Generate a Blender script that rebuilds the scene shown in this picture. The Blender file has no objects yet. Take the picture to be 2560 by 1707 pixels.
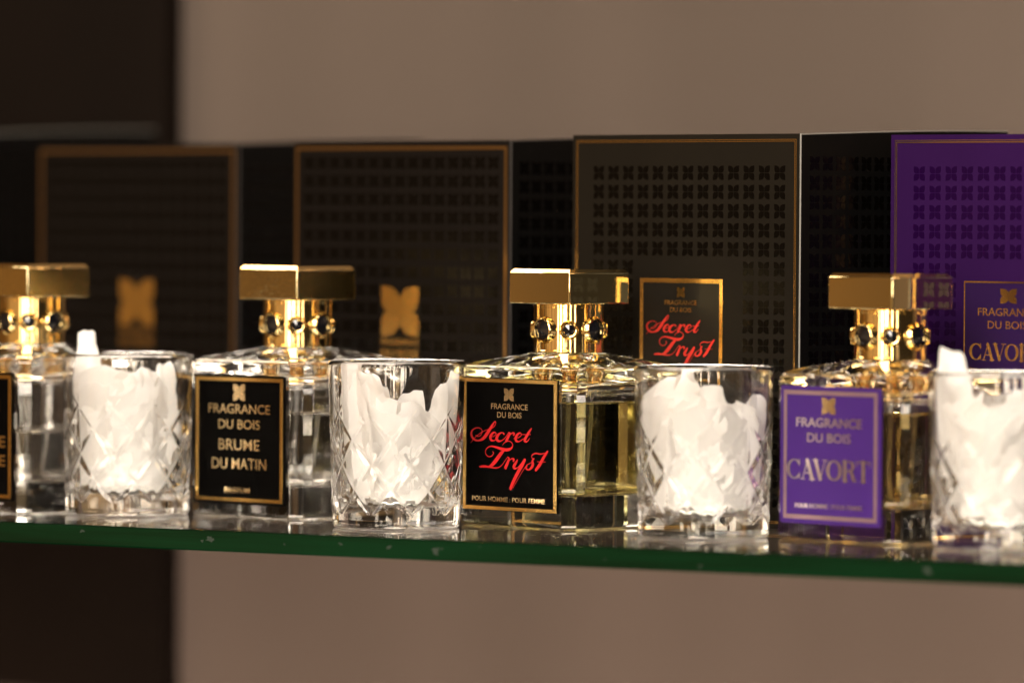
import bpy, bmesh, math, random
import numpy as np
from mathutils import Matrix, Vector, noise as mnoise

sc = bpy.context.scene
MM = 0.001
rad = math.radians
PI = math.pi
random.seed(7)

# ------------------------------------------------------------------ camera
cam_d = bpy.data.cameras.new('camera')
cam = bpy.data.objects.new('camera', cam_d)
sc.collection.objects.link(cam)
cam_d.lens = 200.0
cam_d.sensor_width = 36.0
cam_d.clip_start = 0.1
cam_d.clip_end = 60.0
cam.location = (0.0, -3.267, 0.1844)
cam.rotation_euler = (Matrix.Rotation(rad(90 - 1.333), 4, 'X') @ Matrix.Rotation(rad(0.34), 4, 'Z')).to_euler()
cam_d.dof.use_dof = True
cam_d.dof.focus_distance = 3.292
cam_d.dof.aperture_fstop = 3.6
sc.camera = cam

# ------------------------------------------------------------------ world (dim warm shop interior) and lamps
w = bpy.data.worlds.new('World')
sc.world = w
w.use_nodes = True
nt = w.node_tree
nt.nodes.clear()
wo = nt.nodes.new('ShaderNodeOutputWorld')
bg = nt.nodes.new('ShaderNodeBackground')
tc = nt.nodes.new('ShaderNodeTexCoord')
dp = nt.nodes.new('ShaderNodeVectorMath'); dp.operation = 'DOT_PRODUCT'
dp.inputs[1].default_value = Vector((-1.0, -0.15, 0.05)).normalized()
nt.links.new(tc.outputs['Generated'], dp.inputs[0])
mp = nt.nodes.new('ShaderNodeMapping'); mp.inputs['Scale'].default_value = (5, 5, 2.2)
nz = nt.nodes.new('ShaderNodeTexNoise'); nz.inputs['Scale'].default_value = 1.6; nz.inputs['Detail'].default_value = 4
nt.links.new(tc.outputs['Generated'], mp.inputs['Vector']); nt.links.new(mp.outputs['Vector'], nz.inputs['Vector'])
r1 = nt.nodes.new('ShaderNodeMapRange'); r1.interpolation_type = 'SMOOTHSTEP'
r1.inputs['From Min'].default_value = 0.2; r1.inputs['From Max'].default_value = 0.95
nt.links.new(dp.outputs['Value'], r1.inputs['Value'])
r2 = nt.nodes.new('ShaderNodeMapRange'); r2.inputs['From Min'].default_value = 0.35; r2.inputs['From Max'].default_value = 0.68
r2.inputs['To Min'].default_value = 0.12; r2.inputs['To Max'].default_value = 1.45
nt.links.new(nz.outputs['Fac'], r2.inputs['Value'])
mu = nt.nodes.new('ShaderNodeMath'); mu.operation = 'MULTIPLY'
nt.links.new(r1.outputs['Result'], mu.inputs[0]); nt.links.new(r2.outputs['Result'], mu.inputs[1])
mx = nt.nodes.new('ShaderNodeMix'); mx.data_type = 'RGBA'; mx.clamp_factor = False
mx.inputs['A'].default_value = (0.030, 0.022, 0.016, 1)
mx.inputs['B'].default_value = (0.21, 0.098, 0.028, 1)
nt.links.new(mu.outputs[0], mx.inputs['Factor'])
dp2 = nt.nodes.new('ShaderNodeVectorMath'); dp2.operation = 'DOT_PRODUCT'
dp2.inputs[1].default_value = Vector((-0.65, -0.75, 0.05)).normalized()
nt.links.new(tc.outputs['Generated'], dp2.inputs[0])
r3 = nt.nodes.new('ShaderNodeMapRange'); r3.interpolation_type = 'SMOOTHSTEP'
r3.inputs['From Min'].default_value = 0.55; r3.inputs['From Max'].default_value = 1.0
nt.links.new(dp2.outputs['Value'], r3.inputs['Value'])
mu2 = nt.nodes.new('ShaderNodeMath'); mu2.operation = 'MULTIPLY'
nt.links.new(r3.outputs['Result'], mu2.inputs[0]); nt.links.new(r2.outputs['Result'], mu2.inputs[1])
mx2 = nt.nodes.new('ShaderNodeMix'); mx2.data_type = 'RGBA'; mx2.blend_type = 'ADD'; mx2.clamp_factor = False
mx2.inputs['B'].default_value = (0.42, 0.29, 0.16, 1)
nt.links.new(mu2.outputs[0], mx2.inputs['Factor']); nt.links.new(mx.outputs['Result'], mx2.inputs['A'])
nt.links.new(mx2.outputs['Result'], bg.inputs['Color'])
bg.inputs['Strength'].default_value = 1.0
nt.links.new(bg.outputs[0], wo.inputs[0])


def lamp(name, loc, target, size, power, col, size_y=None):
    d = bpy.data.lights.new(name, 'AREA')
    d.energy = power
    d.color = col
    d.shape = 'RECTANGLE' if size_y else 'DISK'
    d.size = size
    if size_y:
        d.size_y = size_y
    o = bpy.data.objects.new(name, d)
    sc.collection.objects.link(o)
    o.location = loc
    o.rotation_euler = (Vector(target) - Vector(loc)).to_track_quat('-Z', 'Y').to_euler()
    return o


lamp('ceiling_lamp_front', (-0.75, -2.3, 1.35), (0, 0, 0.06), 1.5, 98, (1.0, 0.88, 0.75))
lamp('ceiling_lamp_above', (-0.05, -0.40, 1.45), (0, -0.02, 0.06), 0.6, 6, (1.0, 0.88, 0.75))
lamp('ceiling_lamp_rear', (-0.76, 0.72, 1.03), (-0.1, 0.08, 0.15), 0.46, 5, (1.0, 0.80, 0.58), 0.26)
# unseen strip lamps added behind the camera to streak reflections like a bright shop
for lx, lw, lz, lh, pw in ((-3.1, 0.30, 0.55, 1.3, 9), (-2.1, 0.42, 0.30, 0.9, 17), (-1.25, 0.22, 0.6, 1.2, 12), (-0.78, 0.50, 0.45, 0.8, 24), (0.40, 0.16, 0.35, 1.0, 9), (0.85, 0.12, 0.7, 1.1, 5), (1.6, 0.25, 0.3, 0.7, 5)):
    lamp('reflection_strip', (lx, -4.3, lz), (lx * 0.3, 0, 0.1), lw, pw, (1.0, 0.84, 0.64), lh)
lamp('fill_from_below', (-0.02, -0.30, -0.75), (-0.02, 0.02, 0.03), 1.3, 6.5, (1.0, 0.86, 0.70), 0.25)  # unseen lamp added below the shelf to brighten the tissue bottoms
lamp('wall_washer', (0.95, -0.05, 0.95), (0.55, 0.42, 0.1), 0.4, 4.6, (1.0, 0.60, 0.33))
lamp('low_wall_fill', (-0.1, -0.9, -1.3), (0.1, 0.75, -0.1), 0.9, 51, (1.0, 0.77, 0.65))  # added lamp, lifts the wall below the shelf

sc.view_settings.view_transform = 'Standard'
sc.view_settings.look = 'None'
sc.view_settings.exposure = 0.0
sc.view_settings.gamma = 1.0
sc.view_settings.use_curve_mapping = False
cy = sc.cycles
cy.max_bounces = 28
cy.transmission_bounces = 26
cy.glossy_bounces = 12
cy.diffuse_bounces = 5
cy.transparent_max_bounces = 16
cy.caustics_reflective = True
cy.caustics_refractive = True
cy.blur_glossy = 0.6
cy.sample_clamp_indirect = 40.0
cy.use_denoising = True

# ------------------------------------------------------------------ materials
def mat(name, col, rough=0.5, metal=0.0, **kw):
    m = bpy.data.materials.new(name)
    m.use_nodes = True
    b = m.node_tree.nodes['Principled BSDF']
    b.inputs['Base Color'].default_value = (*col, 1)
    b.inputs['Roughness'].default_value = rough
    b.inputs['Metallic'].default_value = metal
    for k, v in kw.items():
        b.inputs[k.replace('_', ' ')].default_value = v
    return m


def bump(m, scale, strength, dist=0.0005, detail=3, stretch=(1, 1, 1), rough=None):
    n = m.node_tree.nodes; l = m.node_tree.links
    b = n['Principled BSDF']
    t = n.new('ShaderNodeTexCoord'); mpn = n.new('ShaderNodeMapping'); z = n.new('ShaderNodeTexNoise'); bp = n.new('ShaderNodeBump')
    mpn.inputs['Scale'].default_value = stretch
    z.inputs['Scale'].default_value = scale; z.inputs['Detail'].default_value = detail
    bp.inputs['Strength'].default_value = strength; bp.inputs['Distance'].default_value = dist
    l.new(t.outputs['Object'], mpn.inputs['Vector']); l.new(mpn.outputs['Vector'], z.inputs['Vector'])
    l.new(z.outputs['Fac'], bp.inputs['Height']); l.new(bp.outputs['Normal'], b.inputs['Normal'])
    if rough:
        r = n.new('ShaderNodeMapRange')
        r.inputs['From Min'].default_value = 0.3; r.inputs['From Max'].default_value = 0.7
        r.inputs['To Min'].default_value = rough[0]; r.inputs['To Max'].default_value = rough[1]
        l.new(z.outputs['Fac'], r.inputs['Value']); l.new(r.outputs['Result'], b.inputs['Roughness'])
    return m


def vary(m, c1, c2, scale, detail=4, stretch=(1, 1, 1)):
    n = m.node_tree.nodes; l = m.node_tree.links
    t = n.new('ShaderNodeTexCoord'); mpn = n.new('ShaderNodeMapping'); z = n.new('ShaderNodeTexNoise'); cr = n.new('ShaderNodeValToRGB')
    mpn.inputs['Scale'].default_value = stretch
    z.inputs['Scale'].default_value = scale; z.inputs['Detail'].default_value = detail
    cr.color_ramp.elements[0].position = 0.35; cr.color_ramp.elements[0].color = (*c1, 1)
    cr.color_ramp.elements[1].position = 0.65; cr.color_ramp.elements[1].color = (*c2, 1)
    l.new(t.outputs['Object'], mpn.inputs['Vector']); l.new(mpn.outputs['Vector'], z.inputs['Vector'])
    l.new(z.outputs['Fac'], cr.inputs['Fac']); l.new(cr.outputs['Color'], n['Principled BSDF'].inputs['Base Color'])
    return m


GLASS = mat('clear_glass', (1, 1, 1), 0.0, 0.0, IOR=1.5, Transmission_Weight=1.0)
CRYSTAL = mat('crystal_glass', (1, 1, 1), 0.0, 0.0, IOR=1.52, Transmission_Weight=1.0)
LIQ_CLEAR = mat('clear_perfume', (0.80, 0.79, 0.76), 0.0, 0.0, IOR=1.36, Transmission_Weight=1.0)
LIQ_YELLOW = mat('pale_yellow_perfume', (0.56, 0.50, 0.23), 0.0, 0.0, IOR=1.36, Transmission_Weight=1.0)
LIQ_AMBER = mat('amber_perfume', (0.62, 0.46, 0.18), 0.0, 0.0, IOR=1.36, Transmission_Weight=1.0)
TUBE = mat('tube_plastic', (0.95, 0.95, 0.92), 0.1, 0.0, IOR=1.44, Transmission_Weight=0.9)
GOLD = bump(mat('polished_gold', (0.95, 0.70, 0.31), 0.07, 1.0), 420, 0.05, 0.0002, 4, rough=(0.04, 0.11))
GOLD_CAP = bump(mat('cap_gold', (0.84, 0.70, 0.38), 0.05, 1.0), 900, 0.05, 0.0001, 6, rough=(0.015, 0.06))
GOLD_BRUSHED = bump(mat('brushed_gold', (0.84, 0.70, 0.39), 0.16, 1.0), 160, 0.5, 0.0003, 5, stretch=(1, 1, 14), rough=(0.03, 0.10))
GOLD_FOIL = bump(mat('gold_foil', (0.92, 0.60, 0.20), 0.24, 1.0), 700, 0.05, 0.0002)
BORDER_FOIL = bump(mat('shaded_gold_foil', (0.48, 0.30, 0.12), 0.28, 1.0), 700, 0.05, 0.0002)  # gold foil darkened to stand for the weaker reflection on these borders
SILVER_LETTER = mat('pale_metal_letter', (0.78, 0.68, 0.62), 0.28, 1.0)
GOLD_LETTER = mat('gold_letter', (0.95, 0.72, 0.40), 0.22, 1.0)
ROSE_FOIL = mat('rose_gold_foil', (0.36, 0.235, 0.25), 0.42, 0.75)
GEM = mat('black_gem', (0.004, 0.004, 0.006), 0.03, 0.0, IOR=1.75)
LABEL_BLACK = mat('label_black', (0.0012, 0.0010, 0.0009), 0.6, 0.0, Specular_IOR_Level=0.04)
LABEL_PURPLE = bump(mat('label_purple', (0.040, 0.0130, 0.126), 0.5, 0.0, Specular_IOR_Level=0.15), 1500, 0.05, 0.0001)
RED = mat('red_ink', (0.42, 0.008, 0.010), 0.45)
RED_BOX = mat('red_foil', (0.46, 0.022, 0.014), 0.45)
BOX_OLIVE = bump(vary(mat('dark_olive_card', (0.03, 0.022, 0.013), 0.6, Specular_IOR_Level=0.12), (0.0062, 0.0047, 0.0029), (0.0082, 0.0063, 0.0039), 9, 6), 1800, 0.08, 0.0001)
BOX_BROWN = bump(mat('dark_brown_card', (0.0043, 0.0029, 0.0022), 0.6, Specular_IOR_Level=0.12), 1800, 0.08, 0.0001)
BOX_BLACK = bump(mat('black_card', (0.0022, 0.0022, 0.0023), 0.55, Specular_IOR_Level=0.1), 1800, 0.06, 0.0001)
BOX_PURPLE = bump(vary(mat('purple_card', (0.07, 0.02, 0.12), 0.65, Specular_IOR_Level=0.04), (0.0190, 0.0042, 0.0430), (0.0235, 0.0052, 0.0520), 9, 6), 1800, 0.08, 0.0001)
GLOSS_BLACK = mat('gloss_varnish_black', (0.0013, 0.0010, 0.0008), 0.22, 0.0, Specular_IOR_Level=0.2)
GLOSS_PURPLE = mat('gloss_varnish_purple', (0.010, 0.0005, 0.026), 0.22, 0.0, Specular_IOR_Level=0.2)
LABEL_OLIVE = mat('box_label_black', (0.0062, 0.0052, 0.0038), 0.4, 0.0, Specular_IOR_Level=0.35)
BOX_LABEL_PURPLE = mat('box_label_purple', (0.018, 0.0045, 0.048), 0.4, 0.0, Specular_IOR_Level=0.3)
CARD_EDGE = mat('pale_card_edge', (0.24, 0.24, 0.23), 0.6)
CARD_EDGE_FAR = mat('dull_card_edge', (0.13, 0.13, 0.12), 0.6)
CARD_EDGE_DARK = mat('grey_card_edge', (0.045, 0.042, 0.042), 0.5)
SHELF = mat('shelf_glass', (0.90, 0.96, 0.92), 0.0, 0.0, IOR=1.5, Transmission_Weight=1.0)
SHELF_EDGE = bump(vary(mat('green_glass_edge', (0.0001, 0.0092, 0.0027), 0.15, 0.0, Specular_IOR_Level=0.15), (0.0001, 0.0052, 0.0014), (0.0003, 0.0140, 0.0044), 4.0, 5, (1, 1, 22)), 60, 0.08, 0.001)
CHIP = mat('chipped_glass', (0.007, 0.017, 0.010), 0.6)

TISSUE = bpy.data.materials.new('white_tissue')
TISSUE.use_nodes = True
_n = TISSUE.node_tree.nodes; _l = TISSUE.node_tree.links
_n.clear()
_o = _n.new('ShaderNodeOutputMaterial'); _a = _n.new('ShaderNodeMixShader'); _d = _n.new('ShaderNodeBsdfDiffuse'); _t = _n.new('ShaderNodeBsdfTranslucent')
_d.inputs['Color'].default_value = (0.94, 0.94, 0.935, 1); _t.inputs['Color'].default_value = (0.90, 0.86, 0.81, 1)
_a.inputs['Fac'].default_value = 0.14
_l.new(_d.outputs[0], _a.inputs[1]); _l.new(_t.outputs[0], _a.inputs[2]); _l.new(_a.outputs[0], _o.inputs[0])

WALL = bump(vary(mat('greige_paint_light_bands', (0.18, 0.13, 0.1), 0.8), (0.084, 0.063, 0.0505), (0.110, 0.0835, 0.069), 3.4, 2, (1, 1, 0.16)), 90, 0.05, 0.002)  # soft vertical bands of reflected light put into the paint colour
PILLAR = vary(mat('dark_brown_wood', (0.03, 0.018, 0.012), 0.7, Specular_IOR_Level=0.1), (0.0042, 0.0023, 0.0014), (0.0072, 0.0040, 0.0025), 3.0, 4)

# ------------------------------------------------------------------ mesh helpers
def link(name, me, mats, parent=None, smooth=False):
    o = bpy.data.objects.new(name, me)
    sc.collection.objects.link(o)
    for m in (mats if isinstance(mats, (list, tuple)) else [mats]):
        me.materials.append(m)
    if parent:
        o.parent = parent
    if smooth:
        me.polygons.foreach_set('use_smooth', [True] * len(me.polygons))
    me.update()
    return o


def from_data(name, verts, faces, mats, parent=None, smooth=False, mi=None, T=None):
    """verts in millimetres"""
    me = bpy.data.meshes.new(name)
    if T is not None:
        verts = [T @ Vector(v) for v in verts]
    me.from_pydata([(v[0] * MM, v[1] * MM, v[2] * MM) for v in verts], [], faces)
    if mi:
        me.polygons.foreach_set('material_index', mi)
    return link(name, me, mats, parent, smooth)


def sharp(o, deg=32):
    me = o.data
    me.polygons.foreach_set('use_smooth', [True] * len(me.polygons))
    me.set_sharp_from_angle(angle=rad(deg))


class MB:
    """collects vertices and faces in millimetres"""
    def __init__(s):
        s.v = []; s.f = []; s.m = []

    def add(s, vs, fs, mi=0, T=None):
        k = len(s.v)
        s.v += [tuple(T @ Vector(p)) if T is not None else tuple(p) for p in vs]
        s.f += [tuple(i + k for i in f) for f in fs]
        s.m += [mi] * len(fs)

    def box(s, x0, x1, y0, y1, z0, z1, mi=0, T=None):
        vs = [(x0, y0, z0), (x1, y0, z0), (x1, y1, z0), (x0, y1, z0), (x0, y0, z1), (x1, y0, z1), (x1, y1, z1), (x0, y1, z1)]
        fs = [(3, 2, 1, 0), (4, 5, 6, 7), (0, 1, 5, 4), (1, 2, 6, 5), (2, 3, 7, 6), (3, 0, 4, 7)]
        s.add(vs, fs, mi, T)

    def prism(s, poly, h0, h1, mi=0, T=None):
        """polygon (counter-clockwise) extruded from h0 to h1 along z"""
        n = len(poly)
        vs = [(p[0], p[1], h0) for p in poly] + [(p[0], p[1], h1) for p in poly]
        fs = [tuple(range(n, 2 * n)), tuple(range(n - 1, -1, -1))]
        fs += [(i, (i + 1) % n, n + (i + 1) % n, n + i) for i in range(n)]
        s.add(vs, fs, mi, T)

    def frame(s, x0, x1, y0, y1, wd, h0, h1, bevel=0.0, mi=0, T=None):
        """rectangular picture-frame ring"""
        o = [(x0, y0), (x1, y0), (x1, y1), (x0, y1)]
        i = [(x0 + wd, y0 + wd), (x1 - wd, y0 + wd), (x1 - wd, y1 - wd), (x0 + wd, y1 - wd)]
        ob = [(x0 + bevel, y0 + bevel), (x1 - bevel, y0 + bevel), (x1 - bevel, y1 - bevel), (x0 + bevel, y1 - bevel)]
        ib = [(x0 + wd - bevel, y0 + wd - bevel), (x1 - wd + bevel, y0 + wd - bevel), (x1 - wd + bevel, y1 - wd + bevel), (x0 + wd - bevel, y1 - wd + bevel)]
        vs = [(*p, h0) for p in o] + [(*p, h1) for p in ob] + [(*p, h1) for p in ib] + [(*p, h0) for p in i]
        fs = []
        for r in range(3):
            for k in range(4):
                q = (k + 1) % 4
                fs.append((r * 4 + k, r * 4 + q, (r + 1) * 4 + q, (r + 1) * 4 + k))
        s.add(vs, fs, mi, T)

    def lathe(s, prof, n=48, mi=0, T=None, caps=(False, False)):
        """profile of (r, z) from bottom to top around z"""
        vs = []; fs = []
        for r, z in prof:
            for k in range(n):
                a = 2 * PI * k / n
                vs.append((r * math.cos(a), r * math.sin(a), z))
        for i in range(len(prof) - 1):
            for k in range(n):
                q = (k + 1) % n
                fs.append((i * n + k, i * n + q, (i + 1) * n + q, (i + 1) * n + k))
        if caps[0]:
            fs.append(tuple(range(n - 1, -1, -1)))
        if caps[1]:
            fs.append(tuple(range((len(prof) - 1) * n, len(prof) * n)))
        s.add(vs, fs, mi, T)

    def build(s, name, mats, parent=None, smooth=False):
        return from_data(name, s.v, s.f, mats, parent, smooth, s.m)


def thing(name, label, cat, loc, rotz=0.0, group=None):
    o = bpy.data.objects.new(name, None)
    o.empty_display_size = 0.02
    sc.collection.objects.link(o)
    o.location = loc
    o.rotation_euler = (0, 0, rotz)
    tag(o, label, cat, group)
    return o


def tag(o, label, cat, group=None):
    o['label'] = label
    o['category'] = cat
    if group:
        o['group'] = group
    return o


def catmull(pts, sub=7):
    P = [np.array(p, float) for p in pts]
    P = [2 * P[0] - P[1]] + P + [2 * P[-1] - P[-2]]
    out = []
    for i in range(1, len(P) - 2):
        for t in np.linspace(0, 1, sub, endpoint=False):
            a, b, c, d = P[i - 1], P[i], P[i + 1], P[i + 2]
            out.append(0.5 * ((2 * b) + (c - a) * t + (2 * a - 5 * b + 4 * c - d) * t * t + (3 * b - 3 * c + d - a) * t ** 3))
    out.append(P[-2])
    return out


def strokes(mb, lst, fmap, h, wscale, mi=0, T=None, dh=0.012, sub=7, thick=0.0):
    """brush strokes as flat ribbons; every stroke lies a hair above the one before"""
    for si, st in enumerate(lst):
        c = catmull([(*fmap(x, y), wd * wscale) for x, y, wd in st], sub)
        n = len(c); L = []; R = []
        for i in range(n):
            a = c[max(i - 1, 0)][:2]; b = c[min(i + 1, n - 1)][:2]
            t = b - a; ln = math.hypot(*t) or 1.0
            nx, ny = -t[1] / ln, t[0] / ln
            hw = max(c[i][2], 0.05) / 2
            L.append((c[i][0] + nx * hw, c[i][1] + ny * hw)); R.append((c[i][0] - nx * hw, c[i][1] - ny * hw))
        z = h + si * dh
        vs = []; fs = []
        for i in range(n):
            vs += [(*L[i], z), (*R[i], z)]
        for i in range(n - 1):
            fs.append((2 * i, 2 * i + 1, 2 * i + 3, 2 * i + 2))
        # rounded ends
        for e, sgn in ((0, -1), (n - 1, 1)):
            a = c[max(e - 1, 0)][:2]; b = c[min(e + 1, n - 1)][:2]
            t = (b - a) / (math.hypot(*(b - a)) or 1)
            hw = max(c[e][2], 0.05) / 2
            k0 = len(vs)
            ring = []
            a0 = math.atan2(t[1] * sgn, t[0] * sgn)
            for q in range(7):
                aa = a0 - PI / 2 + PI * q / 6
                ring.append((c[e][0] + hw * math.cos(aa), c[e][1] + hw * math.sin(aa), z))
            vs += ring
            fs.append(tuple(range(k0, k0 + 7)))
        mb.add(vs, fs, mi, T)


def text_mesh(body, cx, cyy, width, height, h0, h1, T, offset=0.0, bevel=0.0):
    """outline lettering stretched to width x height (capital height), extruded h0..h1, in mm; returns (verts, faces)"""
    cu = bpy.data.curves.new('lettering', 'FONT')
    cu.body = body
    cu.size = 1.0
    cu.offset = offset
    cu.resolution_u = 3
    cu.extrude = 0.5
    ob = bpy.data.objects.new('lettering_tmp', cu)
    sc.collection.objects.link(ob)
    dg = bpy.context.evaluated_depsgraph_get()
    dg.update()
    me = bpy.data.meshes.new_from_object(ob.evaluated_get(dg))
    V = np.array([v.co[:] for v in me.vertices]); F = [tuple(p.vertices) for p in me.polygons]
    bpy.data.objects.remove(ob); bpy.data.curves.remove(cu); bpy.data.meshes.remove(me)
    mn = V.min(0); mxx = V.max(0)
    x = (V[:, 0] - (mn[0] + mxx[0]) / 2) / (mxx[0] - mn[0]) * width + cx
    y = (V[:, 1] - (mn[1] + mxx[1]) / 2) / (mxx[1] - mn[1]) * height + cyy
    z = np.where(V[:, 2] > 0, h1, h0)
    return [tuple(T @ Vector((x[i], y[i], z[i]))) for i in range(len(x))], F


def petals(cx, cyy, wd, ht, gap=0.0):
    """the four petals of the butterfly emblem, as polygons"""
    base = [(-1, 1), (-1, 0.42), (-0.95, 0.20), (-0.84, 0.06), (-0.66, 0.0), (-0.01, 0.0), (-0.01, 0.55), (-0.12, 0.72), (-0.30, 0.88), (-0.55, 0.97)]
    out = []
    for sx in (1, -1):
        for sy in (1, -1):
            p = [((x * (1 - gap) - (gap if gap else 0) * 0.5) * sx, (y * (1 - gap) + (gap if gap else 0) * 0.5) * sy) for x, y in base]
            p = [(cx + x * wd / 2, cyy + y * ht / 2) for x, y in p]
            area = sum(p[i][0] * p[(i + 1) % len(p)][1] - p[(i + 1) % len(p)][0] * p[i][1] for i in range(len(p)))
            out.append(p if area > 0 else p[::-1])
    return out


# plane frames: (u to the viewer's right, v up, h out of the face)
FRONT = Matrix(((0, 0, -1, 0), (-1, 0, 0, 0), (0, 1, 0, 0), (0, 0, 0, 1)))   # u=-Y, v=Z, h=-X
RIGHT = Matrix(((1, 0, 0, 0), (0, 0, -1, 0), (0, 1, 0, 0), (0, 0, 0, 1)))    # u=+X, v=Z, h=-Y

# lettering traced as brush strokes on a square of 1000 x 1000 (origin top left, y down)
_S = [
    [(395, 545, 12), (378, 572, 24), (352, 615, 33), (318, 668, 38), (282, 714, 32), (240, 736, 17), (198, 733, 18), (166, 706, 25), (153, 668, 25), (165, 632, 17), (195, 610, 10), (232, 605, 7), (262, 622, 7), (268, 652, 7), (252, 684, 7), (226, 695, 7), (202, 682, 7)],
    [(393, 549, 7), (404, 538, 11), (411, 552, 10), (398, 586, 8), (362, 614, 6), (320, 625, 6), (262, 652, 6), (200, 700, 6), (147, 762, 5)],
    [(347, 702, 7), (392, 692, 7), (415, 668, 9), (402, 651, 13), (376, 664, 25), (357, 698, 34), (362, 728, 27), (392, 738, 11), (428, 718, 7)],
    [(497, 668, 20), (482, 653, 10), (456, 662, 20), (428, 692, 34), (423, 722, 33), (444, 742, 22), (478, 735, 9), (512, 704, 7), (545, 655, 7)],
    [(545, 653, 10), (560, 662, 22), (546, 692, 30), (524, 738, 30)],
    [(527, 716, 7), (562, 676, 9), (590, 656, 15), (606, 666, 21), (598, 680, 14)],
    [(600, 716, 7), (652, 704, 7), (680, 677, 9), (667, 656, 13), (641, 671, 25), (621, 708, 34), (628, 738, 27), (658, 744, 11), (702, 716, 7)],
    [(784, 610, 14), (762, 642, 25), (730, 698, 32), (714, 736, 28), (738, 746, 13), (766, 712, 7)],
    [(688, 672, 6), (776, 672, 6)],
    [(485, 786, 5), (500, 762, 7), (538, 742, 8), (574, 752, 9), (590, 785, 12), (574, 818, 22), (530, 833, 31), (480, 825, 30), (422, 808, 22), (372, 797, 14), (332, 808, 11), (308, 840, 9), (311, 878, 9), (340, 905, 8), (374, 896, 9), (391, 868, 11), (381, 852, 8)],
    [(505, 832, 24), (463, 880, 40), (414, 948, 43), (376, 990, 34), (342, 1010, 12)],
    [(248, 1010, 16), (290, 1006, 23), (342, 1012, 17), (402, 1022, 13), (452, 1014, 7), (490, 980, 6), (516, 940, 6), (540, 908, 6)],
    [(540, 908, 10), (553, 926, 22), (538, 970, 34), (518, 1018, 35)],
    [(526, 992, 7), (563, 940, 9), (588, 925, 17), (604, 936, 25), (598, 950, 17)],
    [(642, 938, 13), (627, 966, 29), (605, 1006, 35), (614, 1026, 25), (644, 1018, 9), (682, 975, 9), (708, 938, 13)],
    [(718, 938, 30), (692, 990, 40), (652, 1060, 40), (603, 1160, 38), (572, 1235, 35)],
    [(596, 1232, 5), (642, 1150, 5), (692, 1062, 5), (742, 985, 6)],
    [(740, 990, 6), (788, 962, 7), (812, 925, 9)],
    [(813, 924, 14), (798, 946, 22), (802, 985, 34), (786, 1020, 28), (757, 1040, 14), (733, 1025, 21), (742, 998, 12)],
    [(812, 930, 7), (791, 910, 9), (796, 885, 11), (832, 868, 13), (880, 875, 11), (922, 866, 7)],
    [(952, 850, 23), (917, 905, 31), (872, 990, 36), (834, 1042, 28)],
    [(848, 955, 6), (934, 958, 6)],
]


def script_map(size):
    """photo trace -> label plane (origin centre), label is size mm square"""
    def f(x, y):
        t = (x - 68) / 980.0
        top = 76 + 26 * t; bot = 1450 + 55 * t
        return ((t - 0.5) * size, (0.5 - (y - top) / (bot - top)) * size)
    return f


def _arc(cx, cyy, rx, ry, a0, a1, wf, n=14):
    return [(cx + rx * math.cos(a0 + (a1 - a0) * i / n), cyy + ry * math.sin(a0 + (a1 - a0) * i / n), wf(a0 + (a1 - a0) * i / n)) for i in range(n + 1)]


def serif_word(cx, cyy, width, height):
    """the word CAVORT in a high-contrast serif, as strokes; unit advance per letter"""
    TK, TN = 0.20, 0.06
    L = []
    wf = lambda a: TN + (TK - TN) * abs(math.cos(a)) ** 1.5
    adv = 0
    # C
    L.append(_arc(0.50, 0.5, 0.40, 0.46, rad(42), rad(318), wf)); L.append([(0.82, 0.98, .05), (0.82, 0.70, .07)]); L.append([(0.82, 0.04, .05), (0.82, 0.30, .07)])
    # A
    x = 0.92
    L += [[(x + 0.12, 0.03, TN), (x + 0.45, 0.97, TN)], [(x + 0.42, 0.95, TK), (x + 0.74, 0.03, TK)], [(x + 0.22, 0.32, TN), (x + 0.60, 0.32, TN)], [(x + 0.0, 0.02, .05), (x + 0.26, 0.02, .05)], [(x + 0.56, 0.02, .05), (x + 0.92, 0.02, .05)]]
    # V
    x = 1.72
    L += [[(x + 0.16, 0.97, TK), (x + 0.47, 0.06, TK)], [(x + 0.46, 0.04, TN), (x + 0.78, 0.97, TN)], [(x + 0.0, 0.98, .05), (x + 0.34, 0.98, .05)], [(x + 0.64, 0.98, .05), (x + 0.92, 0.98, .05)]]
    # O
    x = 2.62
    L.append(_arc(x + 0.46, 0.5, 0.40, 0.47, 0, 2 * PI, wf, 24))
    # R
    x = 3.62
    L += [[(x + 0.16, 0.02, TK), (x + 0.16, 0.98, TK)], [(x + 0.0, 0.98, .05), (x + 0.45, 0.98, .05)], [(x + 0.0, 0.02, .05), (x + 0.34, 0.02, .05)],
          [(x + 0.45, 0.97, TN), (x + 0.62, 0.92, .12), (x + 0.68, 0.75, TK), (x + 0.60, 0.57, .12), (x + 0.40, 0.51, TN), (x + 0.2, 0.51, TN)],
          [(x + 0.44, 0.50, TN), (x + 0.60, 0.40, .14), (x + 0.68, 0.20, TK), (x + 0.74, 0.05, .12), (x + 0.88, 0.03, TN)]]
    # T
    x = 4.52
    L += [[(x + 0.44, 0.02, TK), (x + 0.44, 0.98, TK)], [(x + 0.0, 0.97, .06), (x + 0.88, 0.97, .06)], [(x + 0.03, 0.98, .06), (x + 0.03, 0.74, .04)], [(x + 0.85, 0.98, .06), (x + 0.85, 0.74, .04)], [(x + 0.28, 0.02, .05), (x + 0.60, 0.02, .05)]]
    tot = 5.42
    f = lambda X, Y: (cx + (X / tot - 0.5) * width, cyy + (Y - 0.5) * height)
    return L, f, width / tot


def at_T(parent_T, u, v, h=0.0):
    return parent_T @ Matrix.Translation((u, v, h))


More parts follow.
